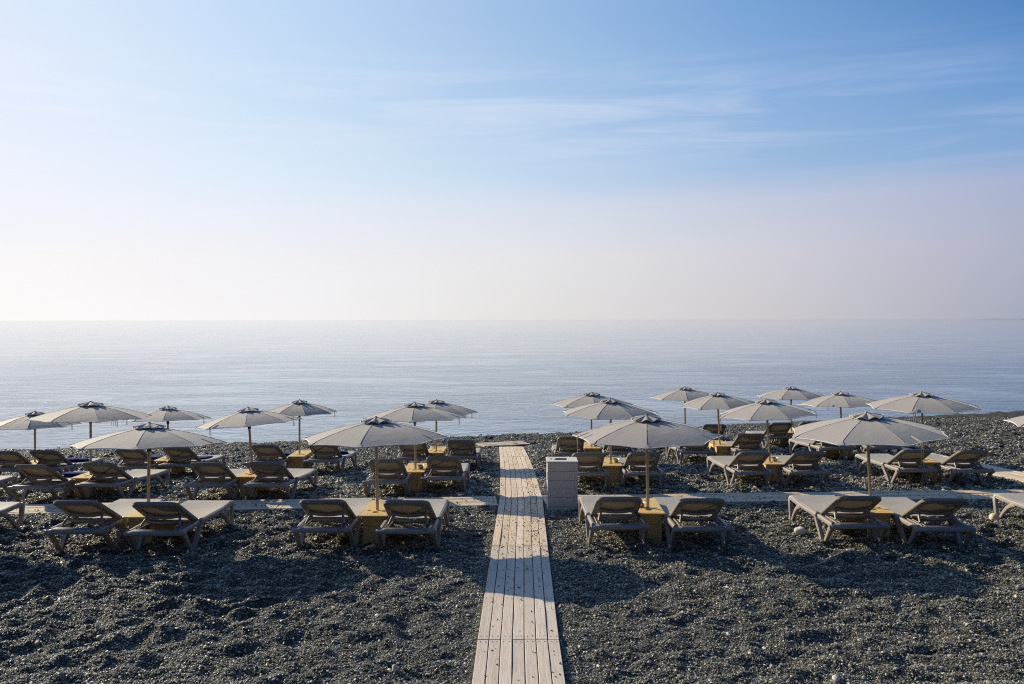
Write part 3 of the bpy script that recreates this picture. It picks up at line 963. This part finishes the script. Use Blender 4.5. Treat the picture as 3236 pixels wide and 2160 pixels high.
# ------------------------------------------------------------------ stations: two loungers, a table, a parasol
# (row, order from the boardwalk, side, left bar px, right bar px, parasol px: peak u, v, half width, roll, turn, lean, extras)
NUM = {1: "first", 2: "second", 3: "third", 4: "fourth"}
ST = [
 dict(row="front", k=2, side="left", L=(234.5, 1670), Rr=(486, 1677), U=(471, 1337, 252, 3.5, 13, -.6), yaw=1.5, cord=(62, .12)),
 dict(row="front", k=1, side="left", L=(1016, 1668), Rr=(1282, 1672), U=(1187.6, 1320, 234, 1.7, -4, .8), yaw=1.5),
 dict(row="front", k=1, side="right", L=(1957, 1660), Rr=(2219, 1666.5), U=(2043, 1315, 234.5, -1, -9, .7), yaw=0, cord=(-72, .22), bowl=(-.09, .05)),
 dict(row="front", k=2, side="right", L=(2716, 1658), Rr=(2988, 1668), U=(2738, 1307, 259, .7, 5, 2.6), yaw=1.5, cord=(12, .3)),
 dict(row="second", k=3, side="left", L=(91, 1534.5), Rr=(303.5, 1527), U=(286, 1269, 200, 1.5, -12.5, .0), yaw=4, cord=(196, .25), tow={"L": (1.38, .05)}),
 dict(row="second", k=2, side="left", L=(649, 1528), Rr=(835, 1528), U=(783, 1287, 168, 6, 12.7, 4), yaw=3, cord=(-42, .25), bowl=(-.03, .06)),
 dict(row="second", k=1, side="left", L=(1215, 1518), Rr=(1398, 1508), U=(1310, 1273, 164, 2.7, 3, .6), yaw=1, bowl=(.09, .02)),
 dict(row="second", k=1, side="right", L=(1860.5, 1496), Rr=(2037, 1494), U=(1929, 1262, 156, -1, 22, .1), yaw=-1, cord=(184, .22), bowl=(.10, .06)),
 dict(row="second", k=2, side="right", L=(2384, 1491.6), Rr=(2560.5, 1490.7), U=(2420, 1263.5, 158, 2.5, 9.4, 3.5), yaw=-2, cord=(-98, .28), bowl=(.10, .05)),
 dict(row="second", k=3, side="right", L=(2899, 1484), Rr=(3078.5, 1487), U=(2911.6, 1242, 182, -.5, 10, 1.5), yaw=-2, cord=(-42, .28)),
 dict(row="third", k=4, side="left", L=(4, 1479.6), Rr=(132, 1477), U=(110, 1299, 150, 0, 19, 0), yaw=0, dy=.6, tow={"L": (1.42, .0), "R": (1.40, .05)}),
 dict(row="third", k=3, side="left", L=(401, 1473), Rr=(552, 1466), U=(530, 1283, 139, 3.7, 15.4, 0), yaw=3, cord=(-62, .1), bowl=(.06, -.1), tow={"L": (1.50, .0), "R": (1.45, 1.55)}),
 dict(row="third", k=2, side="left", L=(832, 1458), Rr=(1015, 1453), U=(946, 1264, 120, .8, 22, 0), yaw=2, tow={"L": (1.35, .0), "R": (1.45, .1)}),
 dict(row="third", k=1, side="left", L=(1300, 1446), Rr=(1455, 1442.5), U=(1379, 1264, 131, 0, 2, -.4), yaw=1, cord=(-36, .2)),
 dict(row="third", k=1, side="right", L=(1804, 1432), Rr=(1959, 1429), U=(1869, 1241, 130, -.7, 0, -.3), yaw=0, bowl=(.09, .03), tow={"L": (1.5, .1)}),
 dict(row="third", k=2, side="right", L=(2208, 1427.7), Rr=(2376.5, 1424), U=(2266, 1242, 124, 2, 4.6, 3), yaw=-1),
 dict(row="third", k=3, side="right", L=(2641.5, 1416.5), Rr=(2798, 1415), U=(2655, 1240, 138, 2, -9, 1.5), yaw=-3, cord=(-28, .1)),
 dict(row="last", k=1, side="right", L=(2128, 1388), Rr=(2260, 1386), U=(2163, 1224, 109, 0, -7, .8), yaw=0, cord=(176, .22)),
 dict(row="last", k=2, side="right", L=(2472, 1381), Rr=(2567, 1378), U=(2499, 1223, 112, .5, 11, .5), yaw=-2),
]
for s in ST:
    row, k, side = s["row"], s["k"], s["side"]
    place = f"{NUM[k]} pair {side} of long boardwalk"
    bars = {w: at(*s[w if w == "L" else "Rr"], .30) for w in ("L", "R")}
    yaw = R(s.get("yaw", 1))
    lo = {}
    for w in ("L", "R"):
        sd = "left" if w == "L" else "right"
        tw = w in s.get("tow", {})
        lab = (f"lounger under blue towel, {sd} one of {row} row's {place}" if tw else f"bare taupe lounger, {sd} one of {row} row's {place}")
        lo[w] = put_lounger(bars[w], yaw + R(random.uniform(-.8, .8)), lab)
        if tw:
            ly, rz = s["tow"][w]
            sc = (1.2, 1.1, .55) if rz > 1 else (1, 1, 1)
            put_towel(lo[w], ly, f"blue towel folded on {sd} lounger of {row} row's {place}", rz=rz + .06, sc=sc)
    u, v, hw, roll, turn, lean = s["U"]
    Y = (bars["L"].y + bars["R"].y) / 2 + s.get("dy", .85)
    X = (u - CX) / F * Y
    zp = HC - (v - HV) / F * Y
    rad = hw * Y / F / math.sqrt(1 + (X / Y) ** 2) * 1.01
    put_umbrella(X, Y, zp, rad, roll, turn, lean, f"open grey parasol over {row} row's {place}", s.get("cord"))
    tl = PEAK - (gz(X, Y) + TH - (zp - PEAK))
    tx = X + (zp - gz(X, Y) - TH) * math.tan(R(lean))
    t = put_table(tx, Y, f"low yellow plywood table between {row} row's {place}", R(random.uniform(-1.5, 1.5)))
    if "bowl" in s:
        put_bowl(t, *s["bowl"], f"steel ashtray on plywood table of {row} row's {place}")

# pieces that the picture's edges cut off
def edge_lounger(x, y, yaw, lab):
    return put_lounger(Vector((x, y, gz(x, y))), R(yaw), lab)
edge_lounger(-7.22, 10.5, 1, "bare taupe lounger of front row cut off by the left edge")
m0 = edge_lounger(-9.2, 13.75, 3, "lounger holding a blue towel, second row, cut off by left edge")
put_towel(m0, 1.25, "folded blue towel on second row's lounger cut off by left edge")
edge_lounger(7.42, 11.05, -1, "bare taupe lounger of front row cut off by the right edge")
put_umbrella(-7.85, 11.4, gz(-7.85, 11.4) + 1.56, .96, 0, 8, 0, "open grey parasol outside the left edge of front row")
put_umbrella(7.80, 12.0, gz(8, 12) + 1.69, .98, 0, 6, 0, "open grey parasol of front row cut off by the right edge")

# ------------------------------------------------------------------ waste bin beside the boardwalk
def make_bin():
    p = at(1777, 1615)
    w, d, h = .46, .45, .735
    root = empty("litter_bin", (p.x, p.y, p.z), R(-.5))
    b = MB(); rr = random.Random(5)
    n = 6; ph = (h + .06) / n
    for k in range(n):
        z = -.06 + ph * (k + .5)
        e = .006 * (k - 2.5) / 2.5
        for face in range(4):
            j = rr.uniform(-.003, .003)
            if face == 0: b.box((0 + j, .010, z), (w - .004 + e, .020, ph - .004), ch=.002)
            if face == 2: b.box((0 + j, d - .010, z), (w - .004 + e, .020, ph - .004), ch=.002)
            if face == 1: b.box((-w / 2 + .010, d / 2, z), (.020, d - .044, ph - .005), ch=.002)
            if face == 3: b.box((w / 2 - .010, d / 2, z), (.020, d - .044, ph - .005), ch=.002)
    for sx in (-1, 1):
        for yy in (.043, d - .043):
            b.box((sx * (w / 2 - .043), yy, h / 2 - .035), (.04, .04, h + .05))
    b.build("planked_body", M["bin"], root, smooth=30)
    nl = MB()
    for k in range(n):
        for sx in (-1, 1):
            for dz in (-.035, .035):
                nl.box((sx * (w / 2 - .05 + rr.uniform(-.004, .004)), -.001, -.06 + ph * (k + .5) + dz + rr.uniform(-.006, .006)), (.006, .006, .006))
    nl.build("nail", M["nail"], root, smooth=0)["kind"] = "stuff"
    l = MB()
    zt = h + .011
    l.box((0, .075, zt), (w + .02, .15, .020), ch=.003)
    l.box((0, d - .055, zt), (w + .02, .11, .020), ch=.003)
    l.box((-w / 2 + .062, d / 2 + .02, zt), (.140, d - .262, .0195), ch=.003)
    l.box((w / 2 - .07, d / 2 + .02, zt), (.156, d - .262, .0195), ch=.003)
    l.build("lid", M["bin"], root, smooth=30)
    i = MB(); i.box((0, d / 2, h - .12), (w - .05, d - .05, .01)); i.build("dark_inside", M["binhole"], root, smooth=0)  # near-black sheet stands in for the darkness inside the bin
    t = MB(); t.box((-.13, .20, zt + .016), (.05, .11, .010), M=Matrix.Rotation(.5, 3, 'Z'), ch=.003); t.box((-.165, .23, zt + .018), (.03, .05, .014), M=Matrix.Rotation(-.4, 3, 'Z'), ch=.003)
    t.build("latch", M["bin"], root, smooth=30)
    tag(root, "white painted plank litter bin with open top beside the boardwalk", "litter bin")
make_bin()

# ------------------------------------------------------------------ stones and a twig
def stone(name, p, r, mat, label, seed, cat="stone"):
    rs = np.random.default_rng(seed)
    bm = bmesh.new(); bmesh.ops.create_icosphere(bm, subdivisions=3, radius=1.0)
    k = rs.uniform(-2.2, 2.2, (4, 3))
    for v in bm.verts:
        c = np.array(v.co)
        q = 1 + sum(.07 * math.sin(float(kk @ c) * 1.6 + i) for i, kk in enumerate(k))
        v.co = Vector((c[0] * r[0] * q, c[1] * r[1] * q, c[2] * r[2] * q))
    me = bpy.data.meshes.new(name); bm.to_mesh(me); bm.free()
    me.polygons.foreach_set("use_smooth", [True] * len(me.polygons)); me.materials.append(mat)
    o = bpy.data.objects.new(name, me); COL.objects.link(o)
    o.location = (p.x, p.y, p.z + r[2] * .75); o.rotation_euler = (0, .1, rs.uniform(0, 3))
    return tag(o, label, cat)
stone("beach_stone", at(2526, 1690), (.098, .075, .058), M["whitestone"], "large white stone lying beside a front row lounger on the right", 1)
stone("beach_stone", at(3140, 1652), (.092, .07, .068), M["tanstone"], "rounded tan stone against the foot of the lounger at right edge", 2)
stone("beach_stone", at(2640, 2152), (.045, .032, .022), M["whitestone"], "pale jagged stone at the bottom edge of the beach, right side", 3)
stone("beach_stone", at(1246, 2118), (.032, .022, .028), M["whitestone"], "pale upright stone near the bottom, just left of the boardwalk", 4)
tw = MB(); tp = at(1092, 2068)
tw.tube([(-.07, -.008, .0), (-.02, .003, .008), (.03, -.002, .008), (.075, .012, .004)], .006, 6)
o = tw.build("driftwood_twig", M["wood"], smooth=60); o.location = (tp.x, tp.y, tp.z + .03)
tag(o, "small brown twig lying on the pebbles left of the boardwalk", "twig")

# ------------------------------------------------------------------ light, sky, camera
AZ, EL = R(48.0), R(22.2)                     # sun: left of the view, low over the sea
sdir = Vector((-math.sin(AZ) * math.cos(EL), math.cos(AZ) * math.cos(EL), math.sin(EL)))
sl = bpy.data.lights.new("sun", "SUN"); sl.energy = 5.0; sl.angle = R(.55); sl.color = (1.0, .885, .64)
so = bpy.data.objects.new("sun", sl); so.rotation_euler = sdir.to_track_quat('Z', 'Y').to_euler(); COL.objects.link(so)

wd = bpy.data.worlds.new("World"); scene.world = wd; wd.use_nodes = True
t = wd.node_tree; t.nodes.clear()
W = NT.__new__(NT); W.t = t
sky = t.nodes.new("ShaderNodeTexSky"); sky.sky_type = 'NISHITA'; sky.sun_disc = False
sky.sun_elevation = EL; sky.sun_rotation = -AZ
sky.air_density = 1.0; sky.dust_density = .6; sky.ozone_density = 2.0; sky.altitude = 0
dirn = W.n("ShaderNodeTexCoord").outputs["Generated"]
sx_ = W.n("ShaderNodeSeparateXYZ"); W.l(dirn, sx_.inputs[0])
elev = W.math("MULTIPLY", W.math("ARCSINE", sx_.outputs[2]), 180 / math.pi)
azim = W.math("MULTIPLY", W.math("ARCTAN2", sx_.outputs[0], sx_.outputs[1]), 180 / math.pi)
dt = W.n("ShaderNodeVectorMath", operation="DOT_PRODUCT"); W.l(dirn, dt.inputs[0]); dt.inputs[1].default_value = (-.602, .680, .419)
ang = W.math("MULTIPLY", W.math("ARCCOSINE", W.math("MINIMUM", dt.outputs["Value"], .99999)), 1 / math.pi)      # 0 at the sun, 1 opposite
ae = W.n("ShaderNodeCombineXYZ"); W.l(azim, ae.inputs[0]); W.l(elev, ae.inputs[1])
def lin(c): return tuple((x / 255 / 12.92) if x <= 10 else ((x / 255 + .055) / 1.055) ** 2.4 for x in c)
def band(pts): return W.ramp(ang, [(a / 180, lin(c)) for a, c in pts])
bands = [  # sky behind the camera is darkened on purpose, dimming camera-facing sides
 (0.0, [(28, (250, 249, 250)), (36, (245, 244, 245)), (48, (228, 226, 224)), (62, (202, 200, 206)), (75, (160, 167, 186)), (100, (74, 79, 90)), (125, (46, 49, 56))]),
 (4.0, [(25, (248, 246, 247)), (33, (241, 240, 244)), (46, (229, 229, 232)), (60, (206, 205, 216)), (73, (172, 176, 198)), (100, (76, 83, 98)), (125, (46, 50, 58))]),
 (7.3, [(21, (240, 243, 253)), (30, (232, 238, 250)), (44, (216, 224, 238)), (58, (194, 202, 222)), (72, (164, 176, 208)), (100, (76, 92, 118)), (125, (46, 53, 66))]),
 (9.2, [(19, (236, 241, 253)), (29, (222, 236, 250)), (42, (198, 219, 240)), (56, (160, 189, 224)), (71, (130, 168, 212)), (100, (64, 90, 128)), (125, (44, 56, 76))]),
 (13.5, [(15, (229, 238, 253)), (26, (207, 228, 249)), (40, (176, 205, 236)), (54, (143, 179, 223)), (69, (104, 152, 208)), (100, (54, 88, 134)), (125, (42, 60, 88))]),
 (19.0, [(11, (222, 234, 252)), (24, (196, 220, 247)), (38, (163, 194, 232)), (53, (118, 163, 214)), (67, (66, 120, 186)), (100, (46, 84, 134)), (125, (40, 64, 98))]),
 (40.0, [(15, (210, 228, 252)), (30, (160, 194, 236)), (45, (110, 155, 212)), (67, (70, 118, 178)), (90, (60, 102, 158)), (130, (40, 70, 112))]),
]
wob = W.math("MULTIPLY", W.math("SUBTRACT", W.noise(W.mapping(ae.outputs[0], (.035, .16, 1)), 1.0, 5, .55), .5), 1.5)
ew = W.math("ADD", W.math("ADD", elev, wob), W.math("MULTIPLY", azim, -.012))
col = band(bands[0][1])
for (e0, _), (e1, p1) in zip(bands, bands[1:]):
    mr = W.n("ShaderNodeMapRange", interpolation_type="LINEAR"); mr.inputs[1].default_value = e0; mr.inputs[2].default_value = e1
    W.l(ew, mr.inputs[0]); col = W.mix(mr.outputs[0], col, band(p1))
# thin cirrus in long level streaks
st = W.noise(W.mapping(ae.outputs[0], (.055, .62, 1), (0, 0, R(-3))), 1.0, 7, .62, .9)
st2 = W.noise(W.mapping(ae.outputs[0], (.020, .10, 1), (0, 0, R(3))), 1.0, 3, .5, .4)
sm = W.math("MULTIPLY", W.ramp(st, [(.42, (0,) * 3), (.62, (1,) * 3)]), W.ramp(st2, [(.40, (0,) * 3), (.56, (1,) * 3)]))
bandm = W.ramp(W.math("DIVIDE", elev, 30.0), [(.27, (0,) * 3), (.37, (1,) * 3), (.46, (1,) * 3), (.57, (0,) * 3)])
cf = W.math("MULTIPLY", W.math("MULTIPLY", sm, bandm), .52)
col = W.mix(cf, col, band([(14, (246, 246, 254)), (38, (222, 230, 246)), (55, (198, 212, 238)), (75, (176, 196, 228)), (110, (150, 170, 205))]))
# brighter glow round the sun itself
dts = W.n("ShaderNodeVectorMath", operation="DOT_PRODUCT"); W.l(dirn, dts.inputs[0]); dts.inputs[1].default_value = sdir
angs = W.math("MULTIPLY", W.math("ARCCOSINE", W.math("MINIMUM", dts.outputs["Value"], .99999)), 1 / math.pi)
glow = W.ramp(angs, [(0, (3.2,) * 3), (5 / 180, (1.4,) * 3), (9 / 180, (.2,) * 3), (13 / 180, (0,) * 3)])
col = W.mix(1.0, col, W.mix(1.0, glow, (1.0, .95, .86), "MULTIPLY"), "ADD")
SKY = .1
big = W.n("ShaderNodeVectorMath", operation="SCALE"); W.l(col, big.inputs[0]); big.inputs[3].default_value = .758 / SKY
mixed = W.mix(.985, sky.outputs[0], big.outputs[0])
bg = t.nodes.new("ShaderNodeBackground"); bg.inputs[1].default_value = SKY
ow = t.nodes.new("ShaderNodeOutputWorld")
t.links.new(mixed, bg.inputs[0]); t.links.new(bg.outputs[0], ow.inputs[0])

cam = bpy.data.cameras.new("camera"); cam.sensor_width = 36; cam.lens = F / 3236 * 36
cam.shift_y = -(1080 - HV) / 3236; cam.clip_end = 100000; cam.clip_start = .05
co = bpy.data.objects.new("camera", cam); co.location = (0, 0, HC); co.rotation_euler = (R(90), R(.09), 0)
COL.objects.link(co); scene.camera = co

scene.cycles.use_denoising = False
scene.cycles.filter_width = 1.15
scene.view_settings.view_transform = 'Standard'; scene.view_settings.look = 'None'
scene.view_settings.exposure = 0.4; scene.view_settings.gamma = 1.0
scene.view_settings.use_curve_mapping = False
